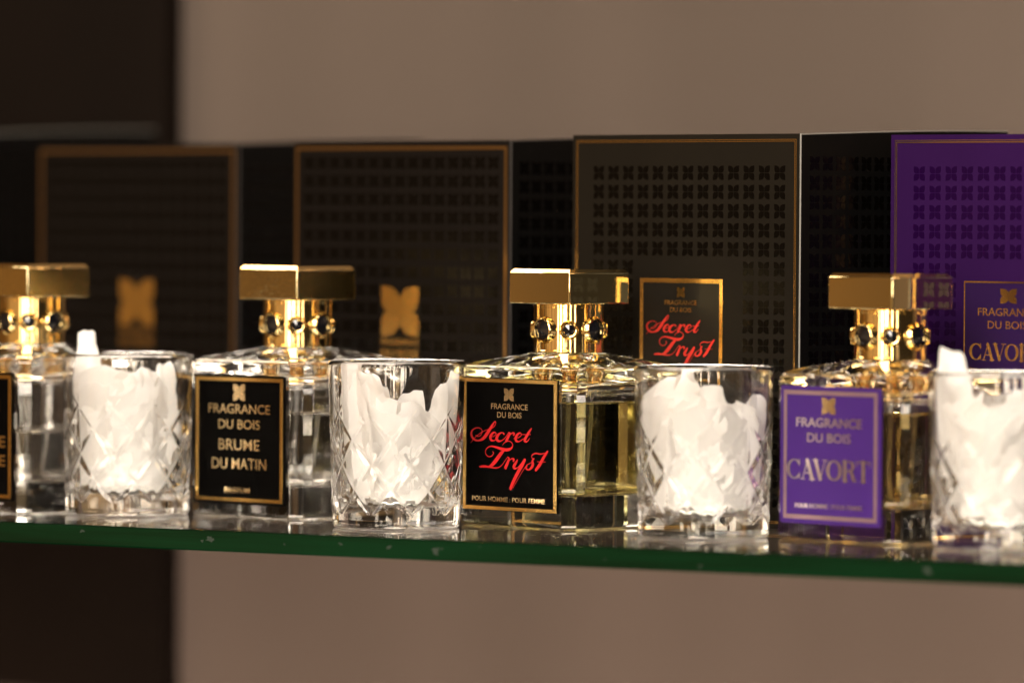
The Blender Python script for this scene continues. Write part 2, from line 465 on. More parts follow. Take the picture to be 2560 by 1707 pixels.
def lettering(name, lines, size, h0, h1, T, material, parent, offset=0.012):
    """lines: (text, u, v, width, cap height) as fractions of the label size, v from the top; every line a mesh of its own"""
    for body, u, v, wd, ht in lines:
        mb = MB()
        vs, fs = text_mesh(body, (u - 0.5) * size, (0.5 - v) * size, wd * size, ht * size, h0, h1, T, offset)
        mb.add(vs, fs)
        mb.build('text_line', material, parent)


def emblem(size_u, size_v, cu, cv, h0, h1, T, material, parent):
    mb = MB()
    for p in petals(cu, cv, size_u, size_v):
        mb.prism(p, h0, h1, 0, T)
    return mb.build('emblem', material, parent)


# ------------------------------------------------------------------ setting: shelf, wall, pillar
SA = math.atan2(0.515, 0.857)          # shelf runs to the right and towards the viewer
shelf_o = Vector((0.0, 3.146 - 3.267, 0.0))
shelf = thing('glass_shelf', 'long clear glass shelf with dark green polished front edge carrying all the bottles', 'shelf', shelf_o, -SA)
mb = MB(); mb.box(-900, 900, 2.0, 745, -12.0, 0)
mb.build('pane', SHELF, shelf)
mb = MB()
# front edge with small arrises
prof = [(2.0, -12.0), (0.9, -12.0), (0.0, -11.1), (0.0, -0.7), (0.7, 0.0), (2.0, 0.0)]
vs = [(x, y, z) for x in (-900, 900) for (y, z) in prof]
fs = [(i, i + 1, 6 + i + 1, 6 + i) for i in range(5)]
fs = [f[::-1] for f in fs] + [(0, 5, 11, 6)]
mb.add(vs, fs, 0)
rnd = random.Random(3)
for cx, cz, s in ((-201, -5.4, 2.6), (-206, -6.5, .9), (-290, -3.6, 1.5), (-112, -4.8, 1.2), (-80, -5.0, 1.3), (-49, -6.6, 2.5), (-45, -5.0, .7), (258, -5.8, 2.0), (-150, -6, .6), (-20, -3, .5), (120, -8.5, .8), (60, -7, .5)):
    for q in range(4):
        ox, oz = rnd.uniform(-1, 1) * s * .8, rnd.uniform(-1, 1) * s * .5
        pts = []
        for k in range(9):
            a = 2 * PI * k / 9; r = s * rnd.uniform(.18, .75)
            pts.append((cx + ox + r * math.cos(a) * 1.1, -0.02 - 0.006 * q, min(-1.2, max(-10.8, cz + oz + r * math.sin(a)))))
        c0 = (cx + ox, -0.10 - .006 * q, cz + oz)
        mb.add(pts + [c0], [(k, (k + 1) % 9, 9) for k in range(9)], 1)
mb.build('front_edge', [SHELF_EDGE, CHIP], shelf)

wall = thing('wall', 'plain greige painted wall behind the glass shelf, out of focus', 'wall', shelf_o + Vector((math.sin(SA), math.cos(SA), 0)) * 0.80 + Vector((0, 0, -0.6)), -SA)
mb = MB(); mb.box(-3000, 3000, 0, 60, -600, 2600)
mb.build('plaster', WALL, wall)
# dark pillar standing just in front of the wall, right-hand edge sharp in plan
pil = MB(); pil.box(-2400, -767, -22, -2, 421, 2600)
pl = pil.build('dark_panel', PILLAR, None)
pl.location = wall.location; pl.rotation_euler = (0, 0, -SA)
tag(pl, 'dark brown wooden panel covering the left part of the wall', 'wall panel')

# ------------------------------------------------------------------ gift boxes
BW = 184.0


def motif_grid(mb, T, cols, rows, u0, v0, pu, pv, mw, mh, h, mi, skip=lambda c, r: False):
    for r in range(rows):
        for c in range(cols):
            if skip(c, r):
                continue
            cu = u0 + pu * c; cv = v0 - pv * r
            for p in petals(cu, cv, mw, mh, 0.07):
                mb.prism(p, h - 0.05, h + 0.16, mi, T)


def gift_box(kind, label, corner, rotz, H, front_mat, gloss, edge_mat):
    """corner = plan position of the front right bottom corner"""
    R = Matrix.Rotation(rotz, 3, 'Z')
    base = Vector((corner[0], corner[1], 0)) + R @ Vector((BW / 2 * MM, BW / 2 * MM, 0)) + Vector((0, 0, 0.00015))
    t = thing('gift_box', label, 'gift box', base, rotz, 'perfume gift boxes lined up behind the bottles')
    h2 = BW / 2
    b = MB(); b.box(-h2 + 1.6, h2, -h2 + 1.6, h2, 0, H - 0.8)
    b.build('body', BOX_BLACK, t)
    # front panel with raised gloss motifs
    fT = Matrix.Translation((-h2 + 1.6, 0, 0)) @ FRONT
    f = MB(); f.box(-h2, h2 - 1.2, 0, H, 0, 1.6, 0, fT)
    if kind == 'label':
        rows = 18
        motif_grid(f, fT, 13, rows, -h2 + 17.4 + 4.35, H - 18.2 - 4.35, 12.15, 11.15, 8.7, 8.7, 1.6, 1, lambda c, r: r >= 5 and 3 <= c <= 9 and r < 12)
    else:
        motif_grid(f, fT, 15, 19, -h2 + 9.0 + 4.2, H - 9.5 - 4.2, 11.15, 11.25, 8.7, 8.2, 1.6, 1,
                   lambda c, r: abs(-h2 + 13.2 + 11.15 * c) < 21 and 82 < H - 13.7 - 11.25 * r < 141)
    fp = f.build('front_panel', [front_mat, gloss], t)
    # right side panel, its top rim bowed upwards
    n = 14; vs = []; fs = []; mi = []
    bow = lambda q: 4.2 * math.sin(q * PI / 2) if kind != 'far' else 5.0 * math.sin(q * PI / 2)
    glint_band = 1.5 if kind == 'far' else 0.75  # pale strip painted below the rim for the light it catches
    for i in range(n + 1):
        q = i / n; x = -h2 + 0.2 + q * (BW - 0.2)
        zt = H + bow(q)
        for (y, z) in ((-h2 + 1.5, 0), (-h2 + 1.5, zt), (-h2, zt), (-h2, zt - glint_band), (-h2, 0)):
            vs.append((x, y, z))
    for i in range(n):
        a = i * 5; c = a + 5
        fs += [(a, c, c + 1, a + 1), (a + 1, c + 1, c + 2, a + 2), (a + 2, c + 2, c + 3, a + 3), (a + 3, c + 3, c + 4, a + 4)]; mi += [0, 1, 1, 0]
    fs += [(0, 1, 2, 3, 4), (n * 5 + 4, n * 5 + 3, n * 5 + 2, n * 5 + 1, n * 5)]; mi += [1, 1]
    s = MB(); s.add(vs, fs); s.m = mi
    sT = Matrix.Translation((0, -h2, 0)) @ RIGHT
    motif_grid(s, sT, 15, 19, -h2 + 7.5 + 4.2, H - 12.8 - 4.2, 11.25, 11.25, 8.6, 8.4, 0.0, 2)
    s.build('side_panel', [BOX_BLACK, edge_mat, GLOSS_BLACK], t)
    return t, fp, Matrix.Translation((-h2, 0, 0)) @ FRONT


P = lambda x, d: (x * MM, (d - 3267) * MM)
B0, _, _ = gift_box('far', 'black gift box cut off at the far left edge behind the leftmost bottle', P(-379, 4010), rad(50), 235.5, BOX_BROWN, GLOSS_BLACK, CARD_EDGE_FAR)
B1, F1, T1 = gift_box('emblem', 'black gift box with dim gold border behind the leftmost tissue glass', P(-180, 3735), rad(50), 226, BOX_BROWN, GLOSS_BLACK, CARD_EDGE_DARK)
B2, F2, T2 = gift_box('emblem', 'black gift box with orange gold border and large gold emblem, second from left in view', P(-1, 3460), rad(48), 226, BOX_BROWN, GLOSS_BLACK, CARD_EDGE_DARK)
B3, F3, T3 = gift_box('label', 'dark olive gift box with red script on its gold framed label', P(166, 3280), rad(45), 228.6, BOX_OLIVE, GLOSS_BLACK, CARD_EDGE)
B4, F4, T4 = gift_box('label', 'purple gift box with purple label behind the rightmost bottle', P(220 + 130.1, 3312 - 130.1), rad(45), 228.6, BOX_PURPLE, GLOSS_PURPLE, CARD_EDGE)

for F, T in ((F1, T1), (F2, T2)):
    m_ = MB(); m_.frame(-92 + 1.6, 92 - 3.6, 3.5, 226 - 3.6, 1.9, -0.05, 0.18, 0.05, 0, T)
    m_.build('gold_border', BORDER_FOIL, F)
    emblem(31.5, 31, 0, 120.7, -0.05, 0.25, T, GOLD_FOIL, F)
    lettering('lettering', [('FRAGRANCE', 0.5, 0.5 - 101.6 / 100, 0.315, 0.042), ('DU BOIS', 0.5, 0.5 - 94.3 / 100, 0.315, 0.052)], 100, -0.05, 0.25, T, GOLD_FOIL, F)
for F, T, foil in ((F3, T3, GOLD_FOIL), (F4, T4, ROSE_FOIL)):
    m_ = MB()
    m_.frame(-92 + 3.0, 92 - 3.6, 3.0, 228.6 - 3.1, 0.45, -0.05, 0.15, 0.03, 0, T)
    m_.frame(-92 + 4.0, 92 - 4.6, 4.0, 228.6 - 4.1, 0.45 if foil is GOLD_FOIL else 0.7, -0.05, 0.15, 0.03, 0, T)
    m_.build('gold_border', GOLD_FOIL, F)


# shared label designs; lines = (text, u, v, width, height)
RED_LINES = [('FRAGRANCE', 0.497, 0.212, 0.39, 0.044), ('DU BOIS', 0.497, 0.275, 0.26, 0.044), ]
POUR = [('POUR HOMME : POUR FEMME', 0.492, 0.912, 0.775, 0.037)]
PURPLE_LINES = [('FRAGRANCE', 0.487, 0.262, 0.655, 0.068), ('DU BOIS', 0.487, 0.372, 0.435, 0.068), ]
PURPLE_POUR = [('POUR HOMME : POUR FEMME', 0.487, 0.87, 0.67, 0.032)]
BRUME = [('FRAGRANCE', 0.505, 0.262, 0.68, 0.072), ('DU BOIS', 0.505, 0.382, 0.46, 0.072), ('BRUME', 0.505, 0.540, 0.45, 0.085), ('DU MATIN', 0.505, 0.687, 0.60, 0.085), ('PARFUM', 0.487, 0.892, 0.275, 0.044)]


def script_words(size, h, T, material, parent):
    m_ = MB(); strokes(m_, _S, script_map(size), h, size / 1400.0 / 0.94, 0, T)
    return m_.build('script_lettering', material, parent)


def serif_words(size, h, T, material, parent, thick=None):
    L, f, ws = serif_word((0.485 - 0.5) * size, (0.5 - 0.605) * size, 0.84 * size, 0.145 * size)
    m_ = MB(); strokes(m_, L, f, h, ws, 0, T, 0.015)
    return m_.build('serif_lettering', material, parent)


# box labels
LS = 66.8
Tl = T3 @ Matrix.Translation((-2.2, 144 - LS / 2, 0))
m_ = MB(); m_.box(-LS / 2 + .5, LS / 2 - .5, -LS / 2 - 19.5, LS / 2 - .5, -0.05, 0.12, 0, Tl)
lab = m_.build('label', LABEL_OLIVE, F3)
lab['label'] = 'gold framed label with red script'
m_ = MB(); m_.frame(-LS / 2, LS / 2, -LS / 2 - 20, LS / 2, 2.7, -0.05, 0.22, 0.05, 0, Tl); 
fr = m_.build('gold_frame', GOLD_FOIL, F3)
emblem(6.6, 6.3, -0.2, (0.5 - 0.122) * LS, 0.1, 0.2, Tl, GOLD_FOIL, F3)
lettering('lettering', RED_LINES + POUR, LS, 0.1, 0.2, Tl, GOLD_FOIL, F3)
script_words(LS, 0.16, Tl, RED_BOX, F3)

Tl = T4 @ Matrix.Translation((-2.2, 144.5 - LS / 2, 0))
m_ = MB(); m_.box(-LS / 2 + .5, LS / 2 - .5, -LS / 2 - 19.5, LS / 2 - .5, -0.05, 0.12, 0, Tl)
lab4 = m_.build('label', BOX_LABEL_PURPLE, F4)
m_ = MB(); m_.frame(-LS / 2, LS / 2, -LS / 2 - 20, LS / 2, 1.0, -0.05, 0.22, 0.05, 0, Tl)
m_.build('gold_frame', GOLD_FOIL, F4)
emblem(12.2, 8.6, 0, (0.5 - 0.125) * LS, 0.1, 0.2, Tl, GOLD_FOIL, F4)
lettering('lettering', PURPLE_LINES + PURPLE_POUR, LS, 0.1, 0.2, Tl, GOLD_FOIL, F4)
serif_words(LS, 0.16, Tl, GOLD_FOIL, F4)

# ------------------------------------------------------------------ perfume bottles
HS, CH = 47.0, 6.0        # half side, chamfer leg


def oct_ring(half, ch, z, k=10):
    """chamfered square outline with k subdivisions per side (8k verts)"""
    c = [(half, -half + ch), (half, half - ch), (half - ch, half), (-half + ch, half), (-half, half - ch), (-half, -half + ch), (-half + ch, -half), (half - ch, -half)]
    pts = []
    for i in range(8):
        a, b = c[i], c[(i + 1) % 8]
        # keep points close to the corners so that shading stays crisp
        for q in ([0, .03, .12, .25, .4, .5, .6, .75, .88, .97] if k == 10 else np.linspace(0, 1, k, endpoint=False)):
            pts.append((a[0] + (b[0] - a[0]) * q, a[1] + (b[1] - a[1]) * q, z))
    return pts


def round_ring(ref, r, z, mix=1.0):
    out = []
    for x, y, _ in ref:
        a = math.atan2(y, x)
        out.append((x + (r * math.cos(a) - x) * mix, y + (r * math.sin(a) - y) * mix, z))
    return out


def loft(rings, flip=False, cap0=True, cap1=True):
    n = len(rings[0]); vs = [p for r in rings for p in r]; fs = []
    for i in range(len(rings) - 1):
        for k in range(n):
            q = (k + 1) % n
            fs.append((i * n + k, i * n + q, (i + 1) * n + q, (i + 1) * n + k))
    if cap0:
        fs.append(tuple(range(n - 1, -1, -1)))
    if cap1:
        m0 = (len(rings) - 1) * n
        fs.append(tuple(range(m0, m0 + n)))
    if flip:
        fs = [f[::-1] for f in fs]
    return vs, fs


def bottle_meshes():
    R = []
    ref = oct_ring(HS, CH, 0)
    R.append(round_ring(oct_ring(HS - 9, CH, 1.0), 0, 1.0, 0.0))
    R.append(oct_ring(HS - 6, CH, 0.0))
    R.append(oct_ring(HS - 2.6, CH, 0.0))
    R.append(oct_ring(HS - 1.0, CH, 0.5))
    R.append(oct_ring(HS - 0.25, CH, 1.6))
    R.append(oct_ring(HS, CH, 3.2))
    R.append(oct_ring(HS, CH, 30))
    R.append(oct_ring(HS, CH, 60))
    R.append(oct_ring(HS, CH, 90.0))
    R.append(oct_ring(HS - 0.3, CH, 91.6))
    R.append(oct_ring(HS - 1.2, CH, 92.9))
    R.append(oct_ring(HS - 2.6, CH, 93.6))
    for q in np.linspace(0.06, 1, 22):
        e = q * q * (3 - 2 * q)
        half = HS - 2.6 - (HS - 2.6 - 22.0) * q
        z = 93.6 + 7.0 * (0.35 * q + 0.65 * math.sin(q * PI / 2))
        base_ = [(x * half / HS, y * half / HS, z) for x, y, _ in ref]
        R.append(round_ring(base_, half * 1.04 * (1 - q) + 22.0 * q, z, e))
    R.append(round_ring(ref, 14.5, 100.9)); R.append(round_ring(ref, 12.5, 104)); R.append(round_ring(ref, 12.5, 116))
    outer = loft(R)
    # the cavity: square with soft corners, thick base
    C = []
    ci = 11.0
    wl = 5.2
    C.append(oct_ring(HS - wl - 6, ci, 18.6)); C.append(oct_ring(HS - wl - 2.6, ci, 19.2)); C.append(oct_ring(HS - wl - .8, ci, 20.8)); C.append(oct_ring(HS - wl, ci, 23.5))
    C.append(oct_ring(HS - wl, ci, 50)); C.append(oct_ring(HS - wl, ci, 76)); C.append(oct_ring(HS - wl - .6, ci, 79)); C.append(oct_ring(HS - wl - 2.4, ci, 81.6)); C.append(oct_ring(HS - wl - 6, ci, 83.4))
    for q in np.linspace(0.08, 1, 12):
        half = HS - wl - 6 - (HS - wl - 6 - 9.0) * q
        z = 83.4 + 3.4 * math.sin(q * PI / 2)
        cref = oct_ring(HS - wl - 6, ci, z)
        C.append(round_ring([(x * half / (HS - wl - 6), y * half / (HS - wl - 6), z) for x, y, _ in cref], half * 1.04 * (1 - q) + 9.0 * q, z, q * q * (3 - 2 * q)))
    C.append(round_ring(cref, 7.0, 90)); C.append(round_ring(cref, 7.0, 114))
    cav = loft(C, flip=True)
    vs = outer[0] + cav[0]
    k = len(outer[0])
    fs = outer[1] + [tuple(i + k for i in f) for f in cav[1]]
    return vs, fs, ci, wl


BV, BF, CI, WL = bottle_meshes()


def liquid_mesh(level):
    e = 0.04  # overlaps the glass by a hair
    R = [oct_ring(HS - WL - 6 + e, CI, 18.6 - e), oct_ring(HS - WL - 2.6 + e, CI, 19.2 - e), oct_ring(HS - WL - .8 + e, CI, 20.8 - e), oct_ring(HS - WL + e, CI, 23.5), oct_ring(HS - WL + e, CI, 50), oct_ring(HS - WL + e, CI, level + 1.0),
         oct_ring(HS - WL - 0.5, CI, level + 0.45), oct_ring(HS - WL - 1.6, CI, level), oct_ring(HS - WL - 4, CI, level - .05)]
    return loft(R)


# collar, settings, gems, cap share mesh data
def setting(mb, ang, big, z0, RC):
    """gem bezel on the collar at the angle ang"""
    T = Matrix.Translation((0, 0, z0)) @ Matrix.Rotation(ang, 4, 'Z') @ Matrix.Rotation(PI / 2, 4, 'Y')
    if big:
        prof = [(8.9, RC - 3.0), (8.5, RC - 1.4), (7.9, RC - 0.1), (7.2, RC + 1.1), (6.8, RC + 1.7), (6.45, RC + 1.95), (6.1, RC + 1.85), (5.9, RC + 1.5), (5.85, RC + 0.2)]
    else:
        prof = [(5.9, RC - 1.4), (5.6, RC - 0.4), (5.1, RC + 0.6), (4.6, RC + 1.3), (4.15, RC + 1.6), (3.75, RC + 1.5), (3.5, RC + 1.1), (3.45, RC + 0.0)]
    mb.lathe(prof, 40, 0, T)
    return T


def gem(mb, T, big, RC, twist):
    r = 5.9 if big else 3.48
    h0 = RC + (0.9 if big else 0.6)
    n = 8
    vs = [(r * math.cos(2 * PI * (k + twist) / n), r * math.sin(2 * PI * (k + twist) / n), h0 - 1.0) for k in range(n)]
    vs += [(r * math.cos(2 * PI * (k + twist) / n), r * math.sin(2 * PI * (k + twist) / n), h0) for k in range(n)]
    vs += [(0, 0, h0 + (2.7 if big else 0.9))]
    fs = [(k, (k + 1) % n, n + (k + 1) % n, n + k) for k in range(n)] + [(n + k, n + (k + 1) % n, 2 * n) for k in range(n)]
    mb.add(vs, fs, 0, T)


def bevel_box(half, z0, z1, bv, seg=2):
    bm = bmesh.new()
    bmesh.ops.create_cube(bm, size=1.0)
    for v in bm.verts:
        v.co = Vector((v.co.x * half * 2, v.co.y * half * 2, z0 + (v.co.z + .5) * (z1 - z0)))
    bmesh.ops.bevel(bm, geom=list(bm.edges), offset=bv, segments=seg, profile=0.5, affect='EDGES')
    bm.verts.index_update()
    vs = [tuple(v.co) for v in bm.verts]; fs = [tuple(v.index for v in f.verts) for f in bm.faces]
    bm.free()
    return vs, fs


RC = 20.9
GZ = 114.0


def perfume_bottle(label, front_corner, rotz, level, liq, capmat):
    c = Vector((front_corner[0], front_corner[1], 0)) + Vector((0, 62.2 * MM, 0.00015))
    t = thing('perfume_bottle', label, 'perfume bottle', c, rotz, 'square perfume bottles along the shelf')
    g = from_data('glass_body', BV, BF, GLASS, t); sharp(g, 36)
    lv, lf = liquid_mesh(level)
    lq = from_data('liquid', lv, lf, liq, t); sharp(lq, 28)
    # dip tube
    pts = catmull([(0, 0, 100), (0, 0, 80), (-1.5, -1, 60), (-6, -4.5, 40), (-12, -11, 28), (-20, -20, 21.2)], 8)
    tv = []; tf = []; nn = 12
    for i, p in enumerate(pts):
        a = pts[max(i - 1, 0)]; b = pts[min(i + 1, len(pts) - 1)]
        d = Vector(b - a).normalized(); s1 = d.orthogonal().normalized(); s2 = d.cross(s1)
        s1 = (Vector((1, 0, 0)) - d * d.x).normalized(); s2 = d.cross(s1)
        for q in range(nn):
            aa = 2 * PI * q / nn
            tv.append(tuple(Vector(p) + (s1 * math.cos(aa) + s2 * math.sin(aa)) * 1.5))
    for i in range(len(pts) - 1):
        for q in range(nn):
            tf.append((i * nn + q, i * nn + (q + 1) % nn, (i + 1) * nn + (q + 1) % nn, (i + 1) * nn + q))
    tf += [tuple(range(nn - 1, -1, -1)), tuple(range((len(pts) - 1) * nn, len(pts) * nn))]
    from_data('dip_tube', tv, tf, TUBE, t, True)
    # collar
    m = MB()
    m.lathe([(RC - 6, 100.7), (RC - .5, 100.7), (RC, 101.1), (RC, 101.9), (RC - .25, 102.2), (RC - .25, 127.0), (RC, 127.3), (RC, 128.6), (RC - .4, 129.0), (RC - 6, 129.0)], 96)
    col = m.build('collar', GOLD, t); sharp(col, 30)
    for k in range(8):
        ang = k * PI / 4
        big = (k % 2 == 0)
        m = MB(); T = setting(m, ang, big, GZ, RC)
        st = m.build('gem_setting', GOLD, col); sharp(st, 40)
        m = MB(); gem(m, T, big, RC, 0.25 if big else 0.0)
        m.build('black_gem', GEM, st if False else col)
    # cap
    m = MB()
    m.add(*bevel_box(24.9, 129.05, 147.6, 1.0, 4))
    cp = m.build('cap', capmat, t)
    big_ = [p.area > 4e-4 for p in cp.data.polygons]
    cp.data.polygons.foreach_set('use_smooth', [not b_ for b_ in big_])
    # low raised plate with sloping sides on top of the cap
    m = MB()
    n0 = [(-24.2, -24.2), (24.2, -24.2), (24.2, 24.2), (-24.2, 24.2)]; n1 = [(x * 22.4 / 23.9, y * 22.4 / 23.9) for x, y in n0]
    vs = [(*p, 147.55) for p in n0] + [(*p, 149.3) for p in n1]
    m.add(vs, [(4, 5, 6, 7)] + [(k, (k + 1) % 4, 4 + (k + 1) % 4, 4 + k) for k in range(4)])
    m.build('top_plate', GOLD, cp)
    return t


LBL = 77.0
LT3 = Matrix.Translation((-HS, 0, 0)) @ FRONT @ Matrix.Translation((0, 47.6, 0))
LT2 = Matrix.Translation((-HS, 0, 0)) @ FRONT @ Matrix.Translation((0, 46.0, 0))
LT = LT2


def label_plate(t, material, y_off=0.0):
    m = MB(); m.box(-LBL / 2, LBL / 2, -LBL / 2, LBL / 2, 0.05, 1.3, 0, LT)
    return m.build('label', material, t)


def rounded_plate(t, material, r=1.5):
    poly = []
    for cx, cz, a0 in ((1, 1, 0), (-1, 1, 90), (-1, -1, 180), (1, -1, 270)):
        for q in range(5):
            a = rad(a0 + 22.5 * q)
            poly.append((cx * (LBL / 2 - r) + r * math.cos(a), cz * (LBL / 2 - r) + r * math.sin(a)))
    m = MB(); m.prism(poly, 0.05, 1.3, 0, LT)
    return m.build('label', material, t)


b1 = perfume_bottle('perfume bottle cut off by the left edge, left of every tissue glass', P(-293, 3405), rad(46), 48, LIQ_CLEAR, GOLD_BRUSHED)
b2 = perfume_bottle('perfume bottle of clear liquid with plain gold lettering on its black label', P(-129.5, 3362), rad(47), 62, LIQ_CLEAR, GOLD_BRUSHED)
b3 = perfume_bottle('sharply focused perfume bottle of pale yellow liquid with red script on its black label', P(33.2, 3267), rad(45), 72, LIQ_YELLOW, GOLD_CAP)
b4 = perfume_bottle('perfume bottle with purple label, its gold cap in front of the purple box', P(213.2, 3145), rad(43.2), 71, LIQ_AMBER, GOLD_CAP)

for b in (b1, b2):
    pl_ = rounded_plate(b, LABEL_BLACK, 0.8)
    m = MB(); m.frame(-LBL / 2 + 1.5, LBL / 2 - 1.5, -LBL / 2 + 1.5, LBL / 2 - 1.5, 2.3, 1.25, 1.55, 0.15, 0, LT)
    m.build('gold_frame', GOLD_FOIL, pl_)
    emblem(10.0, 10.0, 0.3, (0.5 - 0.135) * LBL, 1.2, 1.7, LT, GOLD_LETTER, pl_)
    if b is b2:
        lettering('lettering', BRUME, LBL, 1.2, 1.65, LT, GOLD_LETTER, pl_, 0.006)
    else:
        lettering('lettering', BRUME[:2] + [('E', 0.88, 0.540, 0.075, 0.085), ('E', 0.88, 0.687, 0.075, 0.085)], LBL, 1.2, 1.65, LT, GOLD_LETTER, pl_, 0.006)

LT = LT3
pl_ = label_plate(b3, LABEL_BLACK)
m = MB(); m.frame(-LBL / 2, LBL / 2, -LBL / 2, LBL / 2, 2.9, 0.6, 1.75, 0.45, 0, LT)
m.build('gold_frame', GOLD_FOIL, pl_)
emblem(7.9, 7.4, -0.6, (0.5 - 0.122) * LBL, 1.2, 1.7, LT, GOLD_LETTER, pl_)
lettering('lettering', RED_LINES + POUR, LBL, 1.2, 1.6, LT, GOLD_LETTER, pl_)
script_words(LBL, 1.34, LT, RED, pl_)

pl_ = rounded_plate(b4, LABEL_PURPLE, 1.5)
m = MB(); m.frame(-LBL / 2 + 2.4, LBL / 2 - 2.6, -LBL / 2 + 2.4, LBL / 2 - 2.4, 2.5, 1.25, 1.5, 0.1, 0, LT)
m.build('gold_frame', ROSE_FOIL, pl_)
emblem(10.5, 9.6, -1.2, (0.5 - 0.140) * LBL, 1.2, 1.6, LT, GOLD_LETTER, pl_)
lettering('lettering', PURPLE_LINES + PURPLE_POUR, LBL, 1.2, 1.55, LT, SILVER_LETTER, pl_, 0.012)
serif_words(LBL, 1.36, LT, SILVER_LETTER, pl_)

# ------------------------------------------------------------------ cut-crystal tumblers
def tumbler_mesh():
    NT = 480
    th = np.arange(NT) * 2 * PI / NT
    out_prof = [(2.0, 0.9), (20, 0.9), (27, 0.7), (30.5, 0.25), (32.2, 0.0), (33.4, 0.1), (34.4, 0.5), (35.0, 1.3), (35.25, 2.4)]
    zs = np.concatenate([np.linspace(3.2, 72, 112), np.linspace(74, 91, 8)])
    for z in zs:
        out_prof.append((35.3 + (38.0 - 35.3) * (z / 94.5), z))
    rim = [(37.98, 92.6), (37.8, 93.5), (37.4, 94.2), (36.9, 94.5), (36.4, 94.3), (36.05, 93.7), (35.9, 92.8)]
    inn = [(35.8, 90), (35.4, 80), (34.6, 65), (33.2, 50), (32.0, 38), (31.3, 28), (30.8, 19.4), (30.0, 15.8), (28.3, 13.5), (25.5, 12.5), (18, 12.2), (8, 12.2), (2, 12.2)]
    prof = out_prof + rim + inn
    n_out0, n_out1 = 9, 9 + len(zs)
    rows = []
    N = 10
    step = 2 * PI / N
    for i, (r, z) in enumerate(prof):
        rr = np.full(NT, float(r))
        if n_out0 <= i < n_out1 and 5 < z < 76:
            cut = np.zeros(NT)
            slope = math.radians(1.27)
            for d in (1, -1):
                dz = z - 8.0
                if 0 < dz < 66:
                    wd = 2.7 * min(1.0, (dz / 6.0) ** 0.8) * (1.0 if dz < 30 else max(0.0, 1 - (dz - 30) / 36.0))
                    off = d * slope * dz
                    ph = ((th - off + step / 2) % step) - step / 2
                    s = np.abs(ph) * r * 0.78
                    cut = np.maximum(cut, np.clip(wd - s, 0, None) * 0.50)
            # upright lancets rising out of the upper crossings
            dz = z - 33.0
            if 0 < dz < 43:
                wd = 2.3 * min(1, dz / 7.0) * max(0.0, 1 - max(0, dz - 8) / 35.0)
                ph = ((th + step / 2) % step) - step / 2
                cut = np.maximum(cut, np.clip(wd - np.abs(ph) * r, 0, None) * 0.42)
            # small stars in the diamonds
            for zc, sh in ((22.5, 0.0),):
                dzz = abs(z - zc)
                ph = ((th - sh * step + step / 2) % step) - step / 2
                a = np.abs(ph) * r
                wv = max(0.0, 1.1 * (1 - dzz / 7.5))
                cut = np.maximum(cut, np.clip(wv - a, 0, None) * 0.55)
                wh = np.clip(1.1 * (1 - a / 6.0), 0, None)
                cut = np.maximum(cut, np.clip(wh - dzz, 0, None) * 0.55)
            rr = rr - cut
        rows.append(np.stack([rr * np.cos(th), rr * np.sin(th), np.full(NT, z)], 1))
    V = np.concatenate(rows) * MM * np.array([1.045, 1.045, 1.02])
    M = len(prof)
    i = np.arange(M - 1)[:, None] * NT; k = np.arange(NT)[None, :]; q = (k + 1) % NT
    F = np.stack([i + k, i + q, i + NT + q, i + NT + k], 2).reshape(-1, 4)
    me = bpy.data.meshes.new('tumbler_glass')
    faces = F.tolist() + [list(range(NT - 1, -1, -1)), list(range((M - 1) * NT, M * NT))]
    me.from_pydata(V.tolist(), [], faces)
    me.polygons.foreach_set('use_smooth', [True] * len(me.polygons))
    me.materials.append(CRYSTAL)
    me.update()
    return me


TUM = tumbler_mesh()


def tumbler(label, loc, rotz):
    o = bpy.data.objects.new('whisky_tumbler', TUM)
    sc.collection.objects.link(o)
    o.location = (loc[0], loc[1], 0.00015)
    o.rotation_euler = (0, 0, rotz)
    return tag(o, label, 'glass', 'cut crystal tumblers between the bottles')


G1 = P(-230.5, 3414); G2 = P(-66.6, 3290); G3 = P(108.7, 3212); G4 = P(268.5, 3122)
tumbler('cut crystal tumbler left of the black label bottle of clear liquid, slightly blurred', G1, rad(9))
tumbler('cut crystal tumbler between the two black label bottles, thin paper strips leaning inside', G2, rad(-4))
tumbler('sharply focused cut crystal tumbler right of the red script bottle', G3, rad(-90 + 2))
tumbler('cut crystal tumbler cut off by the right edge, in front of the purple box', G4, rad(13))


# ------------------------------------------------------------------ crumpled tissue
def inner_r(z):
    zs = [12.2, 14.2, 16.2, 19.4, 28, 38, 50, 65, 80, 94]; rs = [25, 28.5, 30, 30.6, 31.1, 31.8, 33, 34.4, 35.2, 35.6]
    return float(np.interp(z, zs, rs)) - 0.5


